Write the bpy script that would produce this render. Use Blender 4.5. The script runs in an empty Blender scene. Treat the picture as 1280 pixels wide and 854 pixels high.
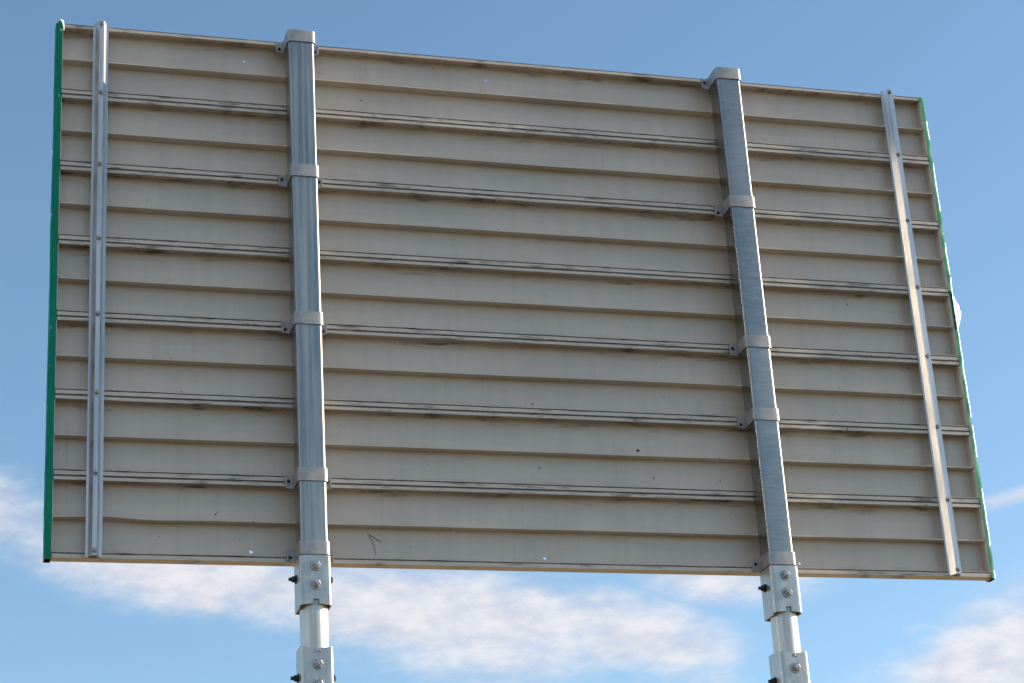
import bpy, bmesh, math, random
from mathutils import Vector, Matrix, noise
random.seed(7)
C = bpy.context.scene.collection
W = 3.6045          # board width between panel ends
P = 0.3048          # height of one panel
NP = 7
Z0 = 3.8392         # height of the board's lower edge above the ground
FACE = 0.0508       # depth of the panels' flanges

# ------------------------------------------------------------------ materials
class NT:
    def __init__(s, tree): s.t = tree; s.n = tree.nodes; s.l = tree.links
    def new(s, typ, **kw):
        n = s.n.new(typ)
        for k, v in kw.items(): setattr(n, k, v)
        return n
    def put(s, sock, v):
        if hasattr(v, 'is_output'): s.l.new(v, sock)
        else: sock.default_value = v
    def m(s, op, a, b=0.0, c=0.0):
        n = s.new('ShaderNodeMath', operation=op)
        s.put(n.inputs[0], a); s.put(n.inputs[1], b); s.put(n.inputs[2], c)
        return n.outputs[0]
    def noise(s, vec, scale, detail=3.0, rough=0.55, dim='3D'):
        n = s.new('ShaderNodeTexNoise', noise_dimensions=dim)
        s.put(n.inputs['Vector'], vec); n.inputs['Scale'].default_value = scale
        n.inputs['Detail'].default_value = detail; n.inputs['Roughness'].default_value = rough
        return n.outputs['Fac']
    def vmul(s, vec, sc, off=(0, 0, 0)):
        n = s.new('ShaderNodeVectorMath', operation='MULTIPLY_ADD')
        s.put(n.inputs[0], vec); n.inputs[1].default_value = sc; n.inputs[2].default_value = off
        return n.outputs[0]
    def step(s, x, a, b, lo=0.0, hi=1.0):
        n = s.new('ShaderNodeMapRange', interpolation_type='SMOOTHSTEP')
        s.put(n.inputs['Value'], x)
        n.inputs['From Min'].default_value = a; n.inputs['From Max'].default_value = b
        n.inputs['To Min'].default_value = lo; n.inputs['To Max'].default_value = hi
        return n.outputs['Result']
    def mix(s, f, a, b):
        n = s.new('ShaderNodeMix', data_type='RGBA')
        s.put(n.inputs[0], f); s.put(n.inputs[6], a); s.put(n.inputs[7], b)
        return n.outputs[2]

def col(r, g, b): return (r, g, b, 1.0)

def material(name):
    m = bpy.data.materials.new(name); m.use_nodes = True
    t = NT(m.node_tree); bs = m.node_tree.nodes['Principled BSDF']
    geo = t.new('ShaderNodeNewGeometry')
    return m, t, bs, geo.outputs['Position']

def bump(t, bs, h, strength, dist):
    b = t.new('ShaderNodeBump'); b.inputs['Strength'].default_value = strength; b.inputs['Distance'].default_value = dist
    t.put(b.inputs['Height'], h); t.l.new(b.outputs[0], bs.inputs['Normal'])

def mat_panel():
    m, t, bs, pos = material('weathered_aluminium')
    sep = t.new('ShaderNodeSeparateXYZ'); t.l.new(pos, sep.inputs[0])
    big = t.noise(t.vmul(pos, (1.2, 1.0, 3.0)), 1.5, 4)
    streak = t.noise(t.vmul(pos, (26.0, 4.0, 1.6)), 1.0, 4)
    run = t.noise(t.vmul(pos, (1.5, 4.0, 34.0)), 1.0, 3)
    c = t.mix(t.step(big, .32, .68), col(.525, .460, .392), col(.605, .538, .466))
    c = t.mix(t.step(streak, .40, .75, 0, .30), c, col(.42, .37, .31))
    c = t.mix(t.step(run, .45, .75, 0, .3), c, col(.66, .59, .50))
    oi = t.new('ShaderNodeObjectInfo')
    c = t.mix(t.m('MULTIPLY', oi.outputs['Random'], .28), c, col(.49, .435, .36))
    drip = t.m('MULTIPLY', t.step(t.noise(t.vmul(pos, (14.0, 2.0, 3.4), (3, 0, 8)), 1.0, 3), .56, .70), t.step(t.noise(t.vmul(pos, (70.0, 2.0, 4.0)), 1.0, 3), .45, .65))
    c = t.mix(t.m('MULTIPLY', drip, .16), c, col(.205, .172, .135))
    # grime that collects along the joints and where the ribs meet the sheet
    zz = t.m('SUBTRACT', sep.outputs['Z'], Z0)
    fr = t.m('PINGPONG', zz, P)                      # 0 at even joints, P at odd ones
    dj = t.m('MINIMUM', fr, t.m('SUBTRACT', P, fr))  # distance to the nearest joint
    g = t.noise(t.vmul(pos, (7.0, 6.0, 55.0)), 1.0, 5, .7)
    near = t.step(dj, .012, .055, 1.0, 0.0)
    grime = t.m('MULTIPLY', near, t.step(g, .50, .69))
    c = t.mix(t.m('MULTIPLY', grime, .76), c, col(.045, .036, .026))
    # black dirt packed into the top few millimetres of every panel's edge
    up = t.m('FRACT', t.m('DIVIDE', t.m('ADD', zz, .0004), P))
    edge = t.m('MULTIPLY', t.step(up, .980, .988), t.step(t.noise(t.vmul(pos, (9, 3, 40)), 1.0, 4), .30, .45, .45, .9))
    back = t.step(sep.outputs['Y'], .004, .010, 1.0, 0.0)
    c = t.mix(t.m('MULTIPLY', edge, back), c, col(.060, .044, .028))
    # scattered black specks, two sizes
    for sc, rad, keep, k in ((11.0, .060, .70, .9), (24.0, .085, .84, .75)):
        v = t.new('ShaderNodeTexVoronoi', feature='F1'); t.l.new(pos, v.inputs['Vector']); v.inputs['Scale'].default_value = sc
        sc_ = t.new('ShaderNodeSeparateColor'); t.l.new(v.outputs['Color'], sc_.inputs[0])
        spot = t.m('MULTIPLY', t.step(v.outputs['Distance'], rad * .45, rad, 1, 0), t.m('GREATER_THAN', sc_.outputs[0], keep))
        c = t.mix(t.m('MULTIPLY', spot, k), c, col(.05, .043, .035))
    t.l.new(c, bs.inputs['Base Color'])
    bs.inputs['Metallic'].default_value = .22
    t.put(bs.inputs['Roughness'], t.step(big, .3, .7, .42, .58))
    bump(t, bs, t.noise(t.vmul(pos, (3, 3, 9)), 2.0, 3), .25, .004)
    return m

def mat_galv(name, base, rough, streaky, metal=1.0):
    m, t, bs, pos = material(name)
    big = t.noise(t.vmul(pos, (5, 5, 2.0)), 1.6, 4)
    if streaky == 'vertical': fine = t.noise(t.vmul(pos, (75, 75, 1.3)), 1.0, 4)
    elif streaky == 'ripple': fine = t.noise(t.vmul(pos, (16, 16, 130)), 1.0, 3)
    else: fine = t.noise(t.vmul(pos, (1, 1, .5)), 26.0, 5, .6)
    c = t.mix(t.step(big, .3, .7), col(*[x * .86 for x in base]), col(*base))
    c = t.mix(t.step(fine, .38, .72, 0, {'ripple': .28, 'vertical': .8}.get(streaky, .55)), c, col(*[min(1, x * 1.32) for x in base]))
    scuff = t.noise(t.vmul(pos, (30, 30, 18)), 1.0, 5, .7)
    c = t.mix(t.step(scuff, .66, .78, 0, .40), c, col(*[x * .35 for x in base]))
    t.l.new(c, bs.inputs['Base Color'])
    bs.inputs['Metallic'].default_value = metal
    t.put(bs.inputs['Roughness'], t.m('ADD', t.step(fine, .3, .7, rough - .05, rough + (.02 if streaky == 'ripple' else .08)), t.step(big, .3, .7, -.03, .05)))
    bump(t, bs, big if streaky == 'ripple' else t.m('ADD', fine, t.m('MULTIPLY', big, 2.0)), .12, .002)
    return m

def mat_plain(name, base, rough, metal, var=.25, sc=40.0):
    m, t, bs, pos = material(name)
    n = t.noise(pos, sc, 4)
    t.l.new(t.mix(t.step(n, .3, .7), col(*[x * (1 - var) for x in base]), col(*[min(1, x * (1 + var)) for x in base])), bs.inputs['Base Color'])
    bs.inputs['Metallic'].default_value = metal; bs.inputs['Roughness'].default_value = rough
    bump(t, bs, n, .1, .001)
    return m

def mat_green():
    m, t, bs, pos = material('green_sheeting')
    n = t.noise(t.vmul(pos, (20, 20, 9)), 1.0, 5, .65)
    f = t.noise(t.vmul(pos, (60, 60, 22)), 1.0, 4, .7)
    c = t.mix(t.step(n, .35, .65), col(.001, .180, .105), col(.002, .220, .135))
    c = t.mix(t.step(f, .68, .70), c, col(.62, .66, .64))       # paint flaked off to bare metal
    t.l.new(c, bs.inputs['Base Color'])
    bs.inputs['Roughness'].default_value = .6
    bs.inputs['Specular IOR Level'].default_value = .12
    bump(t, bs, n, .3, .003)
    return m

def mat_ground():
    m, t, bs, pos = material('dry_grass')
    a = t.noise(pos, .35, 6); b = t.noise(pos, 9.0, 5, .7)
    c = t.mix(t.step(a, .35, .65), col(.29, .205, .108), col(.35, .255, .14))
    c = t.mix(t.step(b, .40, .70, 0, .6), c, col(.21, .16, .08))
    t.l.new(c, bs.inputs['Base Color']); bs.inputs['Roughness'].default_value = .95
    bump(t, bs, b, .6, .05)
    return m

M_panel = mat_panel()
M_post = mat_galv('galvanised_steel_streaked', (.345, .328, .30), .31, 'vertical')
M_post2 = mat_galv('galvanised_steel_rippled', (.325, .31, .288), .31, 'ripple')
M_zinc = mat_galv('bright_zinc', (.48, .462, .435), .34, 'blotch', .85)
M_pipe = mat_galv('dull_zinc', (.60, .58, .54), .36, 'vertical', .45)
M_alu = mat_galv('extruded_aluminium', (.52, .515, .515), .34, 'vertical', .85)
M_clamp = mat_plain('clamp_aluminium', (.37, .355, .35), .50, .55, .12, 30)
M_bolt = mat_plain('bolt_steel', (.42, .42, .42), .42, .9, .3, 90)
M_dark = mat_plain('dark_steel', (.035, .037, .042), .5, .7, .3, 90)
M_green = mat_green()
M_white = mat_plain('white_glint_and_flake', (.80, .80, .78), .35, .0, .04, 60)  # sun glints put in as white colour; also the peeled corner flake
M_pale = mat_plain('pale_oxidised_aluminium', (.70, .65, .56), .5, .1, .12, 30)
M_stain = mat_plain('black_mark', (.03, .026, .022), .8, .0)
M_ground = mat_ground()

# ------------------------------------------------------------------ helpers
ORG = {}
def obj(name, bm, mats, parent=None, org=(0, 0, 0), smooth=False):
    """link bm (in world coordinates) as one mesh object whose origin is org"""
    org = Vector(org)
    bmesh.ops.recalc_face_normals(bm, faces=bm.faces)
    bmesh.ops.translate(bm, vec=-org, verts=bm.verts)
    me = bpy.data.meshes.new(name); bm.to_mesh(me); bm.free()
    for m in (mats if isinstance(mats, (list, tuple)) else [mats]): me.materials.append(m)
    if smooth:
        for p in me.polygons: p.use_smooth = True
        me.set_sharp_from_angle(angle=math.radians(38))
    o = bpy.data.objects.new(name, me); C.objects.link(o)
    ORG[o] = org
    if parent: o.parent = parent; o.location = org - ORG[parent]
    else: o.location = org
    return o

def add_prism(bm, pts, a, b, axis, mi=0, nseg=1, fn=None):
    """closed outline pts (2D) swept from a to b along an axis; fn(v) may nudge a vertex"""
    rings = []
    for i in range(nseg + 1):
        s = a + (b - a) * i / nseg; r = []
        for p in pts:
            v = {'x': (s, p[0], p[1]), 'y': (p[0], s, p[1]), 'z': (p[0], p[1], s)}[axis]
            v = Vector(v)
            if fn: v = fn(v, p)
            r.append(bm.verts.new(v))
        rings.append(r)
    n = len(pts)
    for i in range(nseg):
        for j in range(n):
            f = bm.faces.new((rings[i][j], rings[i][(j + 1) % n], rings[i + 1][(j + 1) % n], rings[i + 1][j])); f.material_index = mi
    for r in (rings[0][::-1], rings[-1]):
        f = bm.faces.new(r); f.material_index = mi

def add_box(bm, x0, x1, y0, y1, z0, z1, mi=0):
    add_prism(bm, [(x0, y0), (x1, y0), (x1, y1), (x0, y1)], z0, z1, 'z', mi)

def rsq(cx, cy, hx, hy, r, n=6):
    """rounded rectangle outline, counter clockwise"""
    pts = []
    for sx, sy, a0 in ((1, -1, -90), (1, 1, 0), (-1, 1, 90), (-1, -1, 180)):
        for k in range(n + 1):
            a = math.radians(a0 + 90 * k / n)
            pts.append((cx + sx * (hx - r) + r * math.cos(a), cy + sy * (hy - r) + r * math.sin(a)))
    return pts

def add_bolt(bm, c, d, r, h, wr, wt, stud=0.0, mi=0, turn=0.3):
    """washer, hex head and optional stud along direction d from point c"""
    d = Vector(d).normalized(); c = Vector(c)
    q = d.to_track_quat('Z', 'Y').to_matrix().to_4x4()
    def cone(r1, r2, z0, z1, seg, rot=0.0):
        mt = Matrix.Translation(c) @ q @ Matrix.Rotation(rot, 4, 'Z') @ Matrix.Translation((0, 0, (z0 + z1) / 2))
        g = bmesh.ops.create_cone(bm, cap_ends=True, segments=seg, radius1=r1, radius2=r2, depth=z1 - z0, matrix=mt)
        for v in g['verts']:
            for f in v.link_faces: f.material_index = mi
    if wt: cone(wr, wr * .94, -.001, wt, 24)
    cone(r, r, wt - .0005, wt + h * .8, 6, turn)
    cone(r * .985, r * .8, wt + h * .8 - .0002, wt + h, 6, turn)
    if stud: cone(r * .58, r * .5, wt + h - .0005, wt + h + stud, 14)

def N3(x, y, z): return noise.noise(Vector((x, y, z)))

# ------------------------------------------------------------------ the sign
root = bpy.data.objects.new('highway_sign', None); C.objects.link(root)
root.location = (W / 2, 0, 0); ORG[root] = Vector(root.location)
root.empty_display_size = .3
root['label'] = 'wide ribbed aluminium road sign seen from behind, on two galvanised posts'
root['category'] = 'road sign'

def cut_holes(o, spots):
    """drill real holes through the sheet of a panel"""
    bm = bmesh.new()
    for x, z in spots:
        bmesh.ops.create_cone(bm, cap_ends=True, segments=14, radius1=.0062, radius2=.0062, depth=.05,
            matrix=Matrix.Translation((x, .049, z)) @ Matrix.Rotation(math.radians(90), 4, 'X'))
    me = bpy.data.meshes.new('cutter'); bm.to_mesh(me); bm.free()
    c = bpy.data.objects.new('cutter', me); C.objects.link(c)
    md = o.modifiers.new('drill', 'BOOLEAN'); md.operation = 'DIFFERENCE'; md.solver = 'EXACT'; md.object = c
    bpy.context.view_layer.update()
    dg = bpy.context.evaluated_depsgraph_get()
    new = bpy.data.meshes.new_from_object(o.evaluated_get(dg)); new.name = 'panel'
    o.modifiers.clear(); o.data = new
    bpy.data.objects.remove(c); bpy.data.meshes.remove(me)

HOLES = {0: [(.7020, .052), (1.800, .053), (2.822, .055)], 6: [(.703, .232), (1.690, .236), (2.795, .220)]}
BENDS = [(0, .165, .10, .006), (0, .36, .10, -.003), (5, 1.9, .3, -.003), (2, 2.4, .4, .003)]
for k in range(NP):                                   # each extruded panel is one part
    zb = Z0 + k * P
    z0, z1, mid = zb + .0020, zb + P - .0015, zb + P / 2
    wb = FACE - .0034
    prof = [(FACE, z0), (FACE, z1), (0, z1), (0, z1 - .0150), (.0050, z1 - .0150), (.0060, z1 - .0048), (wb, z1 - .0048),
            (wb, mid + .0016), (.0052, mid + .0016), (.0040, mid + .0004), (.0040, mid - .0024), (wb, mid - .0016),
            (wb, z0 + .0048), (.0160, z0 + .0048), (.0155, z0 + .0212), (0, z0 + .0212), (0, z0 + .0192), (.0120, z0 + .0186),
            (.0120, z0 + .0146), (0, z0 + .0142), (0, z0)]
    def nudge(v, p, k=k, mid=mid, z0=z0, z1=z1):
        y, z = p
        if abs(z - mid) < .004 and y < .02:           # rib edge: never quite straight
            v.z += .0011 * N3(v.x * 1.7, k * 7.1, 0) + .0007 * N3(v.x * 7, k * 3.3, 5)
            for kk, x0, w, a in BENDS:
                if kk == k: v.z += a * math.exp(-((v.x - x0) / w) ** 2)
        elif y < .007:
            e = .0006 * N3(v.x * 9, k * 3.7, 1) + .0004 * N3(v.x * 30, k, 3)
            v.y -= abs(e)
            if z > z0 + .01 and z < z1 - .01: v.z += 1.2 * e
        elif y > .04:
            v.y += .0012 * N3(v.x * 1.1, z * 9, 9) if z not in (z0, z1) else 0
        return v
    bm = bmesh.new(); add_prism(bm, prof, .0, W, 'x', 0, 90, nudge)
    o = obj('panel', bm, M_panel, root, (0, 0, zb))
    if k in HOLES: cut_holes(o, [(x, zb + dz) for x, dz in HOLES[k]])

# hollow green edge mouldings at both ends, their backs flush with the panel joints
def trim(side):
    bm = bmesh.new(); n = 190; H = NP * P; rows = []
    for i in range(n + 1):
        z = Z0 - .003 + (H + (.012 if side < 0 else .004)) * i / n
        if side < 0:
            xo = -.0275 + .0020 * N3(z * 3, 0, 0) + .0010 * N3(z * 22, 1, 0)
            if N3(z * 26, 8, 3) > .40 and z > Z0 + 1.2: xo += .0035
            xi = -.0022; yb = -.0010; yo = .0
            if z > Z0 + H - .002: xo += .010 * (z - Z0 - H + .002) / .009
        else:
            xo = W + .0235 + .0012 * N3(z * 5, 4, 0) + .0014 * N3(z * 21, 5, 0)
            xi = W + .0030; yb = -.0010 + .0012 * N3(z * 13, 2, 2)
            yo = .0034 + .0030 * N3(z * 8, 6, 0) + .0030 * N3(z * 19, 16, 0)
        s = -1 if side < 0 else 1
        xm = (xo + xi) / 2; ym = yb + yo * .42 + (0 if side < 0 else .0016 * N3(z * 16, 11, 4))
        o = [(xi, yb), (xm, ym), (xo - s * .0045, yb + yo), (xo - s * .0012, yb + yo + .0016), (xo, yb + yo + .0050), (xo, FACE), (xi, FACE)]
        c = Vector((xm, FACE / 2))
        inn = [(x - math.copysign(.0022, x - c.x) if abs(x - c.x) > .003 else x, y - math.copysign(.0022, y - c.y)) for x, y in o]
        rows.append(([bm.verts.new((x, y, z)) for x, y in o], [bm.verts.new((x, y, z)) for x, y in inn]))
    m = 7
    for (a, ai), (b, bi) in zip(rows, rows[1:]):
        for j in range(m):
            k = (j + 1) % m
            f = bm.faces.new((a[j], a[k], b[k], b[j])); f.material_index = 1 if j == m - 1 else 3 if side > 0 and j in (2, 3) and N3(a[0].co.z * 5.5, 31, 2) > -.12 else 0  # white outer corner facets paint in the sunlit edge highlight
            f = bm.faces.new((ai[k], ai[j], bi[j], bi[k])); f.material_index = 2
    for (a, ai) in (rows[0], rows[-1]):
        for j in range(m):
            k = (j + 1) % m; f = bm.faces.new((a[j], a[k], ai[k], ai[j])); f.material_index = 1
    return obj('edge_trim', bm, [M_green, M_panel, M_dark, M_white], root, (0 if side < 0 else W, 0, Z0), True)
tl = trim(-1); tr = trim(1)
tl['label'] = 'dark green strip along the shaded edge'; tr['label'] = 'wavy sunlit green strip'

# bare metal returns that close the panel ends
for x0, x1 in ((-.0019, -.0001), (W + .0004, W + .0026)):
    bm = bmesh.new()
    for k in range(NP):
        for a, b in ((.0245, P / 2 - .0035), (P / 2 + .0035, P - .0185)):
            add_box(bm, x0, x1, .0010, .0165, Z0 + k * P + a, Z0 + k * P + b)
    obj('end_return', bm, M_pale, root, (x0, 0, Z0))
    bm = bmesh.new(); add_box(bm, x0 + .0001, x0 + .0017, .0175, FACE - .0005, Z0 + .002, Z0 + NP * P - .002)
    obj('end_cap', bm, M_panel, root, (x0, FACE, Z0))

# crumpled white flap added to stand in for the right edge's sun glint, and a flake curling at the other top corner
bm = bmesh.new(); rows = []
for i in range(15):
    t = i / 14; z = Z0 + 1.055 + .175 * t
    w = .030 * math.sin(math.pi * min(1, t + .01)) ** 1.15
    r = []
    for j in range(7):
        u = j / 6
        r.append((W + .0125 + (w * (1 + .18 * N3(i * .8, 3, 3)) + .009) * u + .002 * N3(i * .9, j * .9, 2), -.0075 + .022 * u + .003 * N3(i * .8, j * .7, 6), z + .002 * N3(i, j, 1)))
    rows.append(r)
for off in (0, .0012):
    g = [[bm.verts.new((p[0], p[1] + off, p[2])) for p in r] for r in rows]
    for a, b in zip(g, g[1:]):
        for j in range(6): bm.faces.new((a[j], a[j + 1], b[j + 1], b[j]))
obj('glint_and_flake', bm, M_white, root, (W + .03, 0, Z0 + 1.12))
bm = bmesh.new()
fl = [(-.0145, .0140), (-.006, .0140), (.0005, .008), (.0035, -.006), (.0045, -.034), (.0005, -.036), (-.0015, -.014), (-.0065, .001)]
add_prism(bm, [(x, Z0 + NP * P + z) for x, z in fl], -.0052, -.0034, 'y', 0, 1,
          lambda v, p: v + Vector((0, (p[0] - .0045) * -.0 + (.0 if p[0] > -.001 else -.006), 0)))
obj('glint_and_flake', bm, M_white, root, (0, 0, Z0 + NP * P))

# dark marks stuck to the lowest panel
def wire(bm, pts, r):
    for a, b in zip(pts, pts[1:]):
        a = Vector(a); b = Vector(b); d = b - a
        q = d.to_track_quat('Z', 'Y').to_matrix().to_4x4()
        bmesh.ops.create_cone(bm, cap_ends=True, segments=6, radius1=r, radius2=r * .8, depth=d.length * 1.08, matrix=Matrix.Translation((a + b) / 2) @ q)
bm = bmesh.new(); yw = FACE - .0046
def L(pts): return [(x, yw, Z0 + z) for x, z in pts]
wire(bm, L([(1.131, .129), (1.150, .119), (1.164, .109), (1.178, .100)]), .0013)
wire(bm, L([(1.136, .122), (1.147, .103), (1.153, .082), (1.155, .064), (1.158, .052)]), .0009)
obj('mark', bm, M_stain, root, (1.15, yw, Z0 + .09))
random.seed(3)
for x, z, m in ((2.205, P * 1.62, 6), (.575, P * .64, 3)):
    bm = bmesh.new()
    for q in range(m):
        bmesh.ops.create_icosphere(bm, subdivisions=1, radius=random.uniform(.002, .0040),
            matrix=Matrix.Translation((x + random.gauss(0, .003), yw + .0005, Z0 + z + random.gauss(0, .004))) @ Matrix.Diagonal((1, .3, 1.2, 1)))
    obj('mark', bm, M_stain, root, (x, yw, Z0 + z))

# ------------------------------------------------------------------ stiffeners (hat sections bolted at every joint)
def stiffener(xa):
    ya = -.0008; h = .0260; t = .0024; w = .0580
    zb, zt = Z0 + .004, Z0 + NP * P + .012
    out = [(0, 0), (.0070, 0), (.0215, -h), (.0375, -h), (.0490, 0), (w, 0)]
    top = [(x, ya - t + y) for x, y in out]
    bot = [(x + (.0012 if 0 < i < 3 else -.0012 if 2 < i < 5 else 0), ya + y) for i, (x, y) in enumerate(out)]
    ring = [(xa + x, y) for x, y in top + bot[::-1]]
    bm = bmesh.new(); add_prism(bm, ring, zb, zt, 'z', 0, 50, lambda v, p: v + Vector((.0009 * N3(v.z * 2.1, xa, 0), -abs(.0008 * N3(v.z * 3, xa, 4)), 0)))
    o = obj('stiffener', bm, M_alu, root, (xa, ya, zb))
    for k in range(NP + 1):
        z = Z0 + k * P + (.022 if k == 0 else -.004 if k == NP else .002)
        c = (xa + .0295, ya - t - h, z)
        bm = bmesh.new(); add_bolt(bm, c, (0, -1, 0), .0085, .009, .0105, .0016, .004, 0, random.random())
        obj('bolt', bm, M_bolt, o, c)
    return o
stiffener(.1135); stiffener(3.4215)

# ------------------------------------------------------------------ posts
def clamp(post, cx, cy, hp, z, seed):
    """strap round the post with an ear on each side held to the panel joint"""
    hh = .0250; th = .0042
    e = hp + .0012; r = .0135
    rel = [(-e - .033, -.0160), (-e - .033, -.0032), (-e - .004, -.0032), (-e, -.0075)]
    path = [(cx + x, y) for x, y in rel]
    yf = cy - hp - .0012
    for k in range(7):
        a = math.radians(180 + 90 * k / 6); path.append((cx - e + r + r * math.cos(a), yf + r + r * math.sin(a)))
    path += [(2 * cx - x, y) for x, y in path[::-1]]
    off = []
    for i, p in enumerate(path):                      # thicken outwards
        a = Vector(path[max(0, i - 1)]); b = Vector(path[min(len(path) - 1, i + 1)]); d = (b - a).normalized()
        off.append((p[0] + d.y * th, p[1] - d.x * th))
    bm = bmesh.new()
    def shp(v, p):
        i = abs(p[0] - cx) - e
        if i > .020: v.z = z + (v.z - z) * .86 - .001     # ears are cut a little shorter
        return v
    add_prism(bm, path + off[::-1], z - hh, z + hh, 'z', 0, 1, shp)
    for s in (-1, 1):
        add_bolt(bm, (cx + s * (e + .019), -.0072, z - .010 + .014 * (seed % 2)), (0, -1, 0), .0056, .004, .0068, .0008, 0, 1, seed)
    obj('clamp', bm, [M_clamp, M_dark], post, (cx, cy, z), True)

def bracket(post, cx, cy, za, zb, notch_low):
    """square coupling sleeve with a notch in one end, flared slightly at that end"""
    h = .0570; th = .0052; r = .0125
    def perim(hx, rr):
        pts = rsq(cx, cy, hx, hx, rr, 6); out = []
        n = len(pts)
        for i in range(n):
            a = Vector(pts[i]); b = Vector(pts[(i + 1) % n]); out.append(tuple(a))
            if (b - a).length > .03:
                for f in (.12, .25, .375, .385, .5, .615, .625, .75, .88): out.append(tuple(a.lerp(b, f)))
        return out
    o_, i_ = perim(h, r), perim(h - th, r - th + .001)
    bm = bmesh.new()
    def zcut(p, base, s):
        x, y = p[0] - cx, p[1] - cy
        front = y < -h + .02
        d = 0.0
        if front:
            d = .0045 * math.cos(x / h * 1.55)            # mill cut bows up in the middle
            if abs(x) < .0106: d += .0175
        else: d = -.006 * (1 if x < 0 else .2)
        return base + s * d
    lo = (lambda p: zcut(p, za, 1)) if notch_low else (lambda p: za)
    hi = (lambda p: zb) if notch_low else (lambda p: zcut(p, zb, -1) - .002)
    vo = [[bm.verts.new((p[0], p[1], f(p))) for p in o_] for f in (lo, hi)]
    vi = [[bm.verts.new((q[0], q[1], f(p))) for p, q in zip(o_, i_)] for f in (lo, hi)]
    n = len(o_)
    for j in range(n):
        k = (j + 1) % n
        bm.faces.new((vo[0][j], vo[0][k], vo[1][k], vo[1][j]))
        bm.faces.new((vi[0][k], vi[0][j], vi[1][j], vi[1][k]))
        bm.faces.new((vo[0][k], vo[0][j], vi[0][j], vi[0][k]))
        bm.faces.new((vo[1][j], vo[1][k], vi[1][k], vi[1][j]))
    obj('coupling', bm, M_zinc, post, (cx, cy, za), True)
    # lug that shows in the notch
    zn = za + .012 if notch_low else zb - .014
    bm = bmesh.new(); add_box(bm, cx - .0085, cx + .0085, cy - h + .0065, cy - h + .0120, zn - .010, zn + .008)
    add_bolt(bm, (cx + .001, cy - h + .0065, zn + .001), (0, -1, 0), .0050, .003, 0, 0)
    obj('lug', bm, M_bolt, post, (cx, cy - h, zn))
    m = (za + zb) / 2
    zs = (zb - .036, zb - .104) if notch_low else (zb - .064, zb - .135)
    for q, z in enumerate(zs):
        c = (cx + .002, cy - h, z)
        bm = bmesh.new(); add_bolt(bm, c, (0, -1, 0), .0150, .0120, .0215, .0042, .005, 0, .4 + q)
        obj('bolt', bm, M_bolt, post, c, False)
    for s in (-1, 1):
        c = (cx + s * h, cy + .008, sum(zs) / 2)
        bm = bmesh.new(); add_bolt(bm, c, (s, 0, 0), .0125, .0120, .0165, .0040, .011 if s < 0 else .002, 0, .2)
        obj('bolt', bm, M_dark, post, c)

def post(cx, joints, mat, seed):
    hp = .0505; cy = -.0520
    zt = Z0 + NP * P - .012; zb = Z0 - .150
    bm = bmesh.new()
    add_prism(bm, rsq(cx, cy, hp, hp, .0140, 8), zb, zt, 'z', 0, 30, lambda v, p: v + Vector((.0005 * N3(v.z * 1.3, cx, 0), .0004 * N3(v.z * 2, cx, 2), 0)))
    o = obj('post', bm, mat, root, (cx, cy, 0), True)
    for q, j in enumerate(joints):
        z = Z0 + j * P + (-.027 if j == NP else .027 if j == 0 else -.004)
        clamp(o, cx, cy, hp, z, q + seed)
    bracket(o, cx - .0015, cy - .002, Z0 - .184, Z0 - .0045, True)
    bracket(o, cx - .0015, cy - .002, Z0 - .515, Z0 - .331, False)
    bm = bmesh.new(); bmesh.ops.create_cone(bm, cap_ends=True, segments=48, radius1=.0505, radius2=.0505, depth=.300 + .2, matrix=Matrix.Translation((cx, cy, Z0 - .405)))
    obj('pipe', bm, M_pipe, o, (cx, cy, Z0 - .40), True)
    bm = bmesh.new(); add_prism(bm, rsq(cx, cy, hp - .001, hp - .001, .0095, 6), -.2, Z0 - .500, 'z')
    obj('post_base', bm, M_zinc, o, (cx, cy, 0), True)
post(.9045, (7, 5, 3, 1, 0), M_post, 0)
post(2.6875, (7, 5, 3, 2, 0), M_post2, 1)

# ------------------------------------------------------------------ ground
bm = bmesh.new(); bmesh.ops.create_grid(bm, x_segments=40, y_segments=40, size=3000)
g = obj('ground', bm, M_ground); g['kind'] = 'structure'

# unseen road, added so its dark asphalt keeps the rib undersides dim
def mat_road():
    m, t, bs, pos = material('asphalt')
    n = t.noise(pos, 60.0, 4, .7); b = t.noise(pos, .6, 4)
    c = t.mix(t.step(n, .3, .7), col(.050, .047, .043), col(.085, .080, .074))
    t.l.new(t.mix(t.step(b, .4, .7, 0, .5), c, col(.060, .057, .052)), bs.inputs['Base Color'])
    bs.inputs['Roughness'].default_value = .9; bump(t, bs, n, .5, .01)
    return m
bm = bmesh.new(); add_box(bm, -900, 900, -16.0, -1.9, -.2, .004)
g = obj('road', bm, mat_road()); g['kind'] = 'structure'
M_line = mat_plain('road_paint', (.75, .74, .70), .6, .0, .12, 20); M_yellow = mat_plain('yellow_road_paint', (.70, .48, .06), .6, .0, .12, 20)
for y0, y1, m in ((-4.75, -4.60, M_line), (-8.42, -8.30, M_yellow), (-8.18, -8.06, M_yellow), (-12.1, -11.95, M_line)):
    bm = bmesh.new(); f = bm.faces.new([bm.verts.new(v) for v in ((-900, y0, .008), (900, y0, .008), (900, y1, .008), (-900, y1, .008))])
    g = obj('road_marking', bm, m, None); g['kind'] = 'structure'

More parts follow.
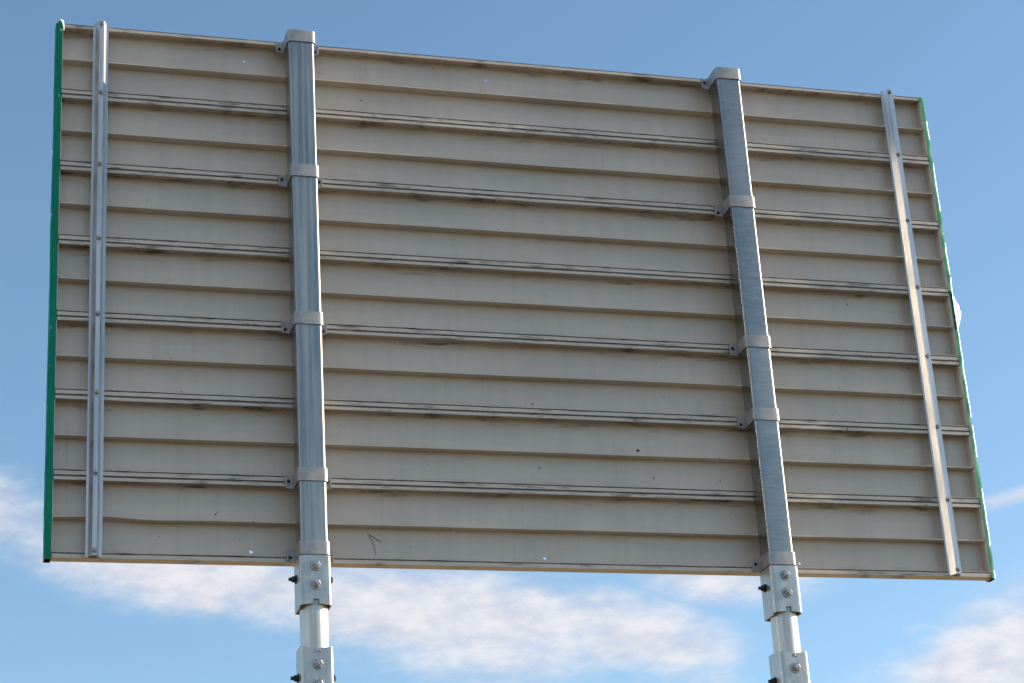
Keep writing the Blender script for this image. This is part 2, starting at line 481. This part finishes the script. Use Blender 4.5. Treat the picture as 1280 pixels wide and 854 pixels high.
# ------------------------------------------------------------------ daylight
SUN_EL = math.radians(20.0); SUN_AZ = math.radians(93.6)     # azimuth clockwise from +Y: sun far to the right
wd = bpy.data.worlds.new('World'); bpy.context.scene.world = wd; wd.use_nodes = True
t = NT(wd.node_tree); bg = wd.node_tree.nodes['Background']
sky = t.new('ShaderNodeTexSky', sky_type='NISHITA'); sky.sun_disc = False
sky.sun_elevation = SUN_EL; sky.sun_rotation = SUN_AZ
sky.altitude = 600; sky.air_density = 1.0; sky.dust_density = .5; sky.ozone_density = 2.7
tc = t.new('ShaderNodeTexCoord'); sp = t.new('ShaderNodeSeparateXYZ'); t.l.new(tc.outputs['Generated'], sp.inputs[0])
az = t.m('MULTIPLY', t.m('ARCTAN2', sp.outputs[0], sp.outputs[1]), 180 / math.pi)
el = t.m('MULTIPLY', t.m('ARCSINE', sp.outputs[2]), 180 / math.pi)
cb = t.new('ShaderNodeCombineXYZ'); t.l.new(az, cb.inputs[0]); t.l.new(el, cb.inputs[1])
n1 = t.noise(t.vmul(cb.outputs[0], (.16, .52, 1), (3.1, 1.7, .3)), 1.0, 6, .58)
n2 = t.noise(t.vmul(cb.outputs[0], (.75, 1.6, 1), (7.0, 2.0, 5.0)), 1.0, 8, .6)
# banks of low cloud, plus unseen high ones added behind to brighten the board: (azimuth, elevation, half length, half height, tilt, weight), in degrees
banks = [(1.0, 18.9, 2.9, 1.3, -.20, 1.0), (8.5, 16.4, 4.8, 1.0, -.16, 1.05), (14.5, 15.1, 5.8, 1.45, -.18, 1.15), (19.5, 14.3, 2.8, 1.1, -.25, 1.0), (22.5, 15.6, 2.6, .7, -.1, .65),
         (30.5, 13.1, 3.9, 1.45, .12, 1.3), (30.3, 16.9, 1.5, .25, .12, .62), (27.3, 15.9, .9, .25, .1, .45), (-30, 14, 16, 3, .05, .8), (60, 13, 18, 3, 0, .8),
         (-110, 16, 30, 4, 0, .8), (170, 56, 90, 16, 0, 1.3), (-120, 56, 70, 16, 0, 1.3), (-150, 8, 60, 3, 0, .8), (110, 10, 25, 3, 0, .8)]
tot = None
for a0, e0, la, le, tilt, w in banks:
    dx = t.m('SUBTRACT', az, a0); dy = t.m('SUBTRACT', el, e0)
    dy = t.m('SUBTRACT', dy, t.m('MULTIPLY', dx, tilt))
    q = t.m('ADD', t.m('POWER', t.m('ABSOLUTE', t.m('DIVIDE', dx, la)), 2.0), t.m('POWER', t.m('ABSOLUTE', t.m('DIVIDE', dy, le)), 2.0))
    b = t.m('MULTIPLY', t.m('EXPONENT', t.m('MULTIPLY', q, -.9)), w)
    tot = b if tot is None else t.m('MAXIMUM', tot, b)
ruf = t.m('ADD', t.m('MULTIPLY', t.m('SUBTRACT', n1, .5), 1.5), t.m('MULTIPLY', t.m('SUBTRACT', n2, .5), .55))
dens = t.m('ADD', tot, t.m('MULTIPLY', ruf, t.step(tot, .02, .4)))
mask = t.m('MULTIPLY', t.step(dens, .10, 1.02), .92)
CL = 3.7
cc = t.mix(t.step(n2, .3, .7), col(CL * .88, CL * .90, CL * 1.03), col(CL * 1.2, CL * 1.18, CL * 1.2))
hs = t.new('ShaderNodeHueSaturation'); hs.inputs['Saturation'].default_value = .98; hs.inputs['Hue'].default_value = .491; t.l.new(sky.outputs[0], hs.inputs['Color'])
t.l.new(t.mix(mask, hs.outputs[0], cc), bg.inputs['Color'])
bg.inputs['Strength'].default_value = .124

sd = bpy.data.lights.new('sun', 'SUN'); sd.energy = 4.8; sd.angle = math.radians(.53); sd.color = (1.0, .87, .68)
so = bpy.data.objects.new('sun', sd); C.objects.link(so)
dv = Vector((math.sin(SUN_AZ) * math.cos(SUN_EL), math.cos(SUN_AZ) * math.cos(SUN_EL), math.sin(SUN_EL)))
so.rotation_euler = dv.to_track_quat('Z', 'Y').to_euler(); so.location = dv * 30

# ------------------------------------------------------------------ camera
cd = bpy.data.cameras.new('camera'); cam = bpy.data.objects.new('camera', cd); C.objects.link(cam)
right = Vector((.9617784, -.2672100, -.0598440)); down = Vector((.0484518, .3811614, -.9232380)); fwd = Vector((.2695086, .8850507, .3795396))
mw = Matrix((right, -down, -fwd)).transposed().to_4x4(); mw.translation = (-.51721, -7.32257, 1.6)
cam.matrix_world = mw
cd.sensor_fit = 'HORIZONTAL'; cd.sensor_width = 36.0; cd.lens = 2697.5575 / 1280 * 36.0
cd.clip_start = .1; cd.clip_end = 10000
sc = bpy.context.scene; sc.camera = cam
sc.view_settings.view_transform = 'Standard'; sc.view_settings.look = 'None'
sc.view_settings.exposure = 0.74; sc.view_settings.gamma = 1.0; sc.view_settings.use_curve_mapping = False
sc.cycles.caustics_reflective = True; sc.cycles.max_bounces = 8; sc.cycles.sample_clamp_indirect = 0; sc.cycles.sample_clamp_direct = 2.0
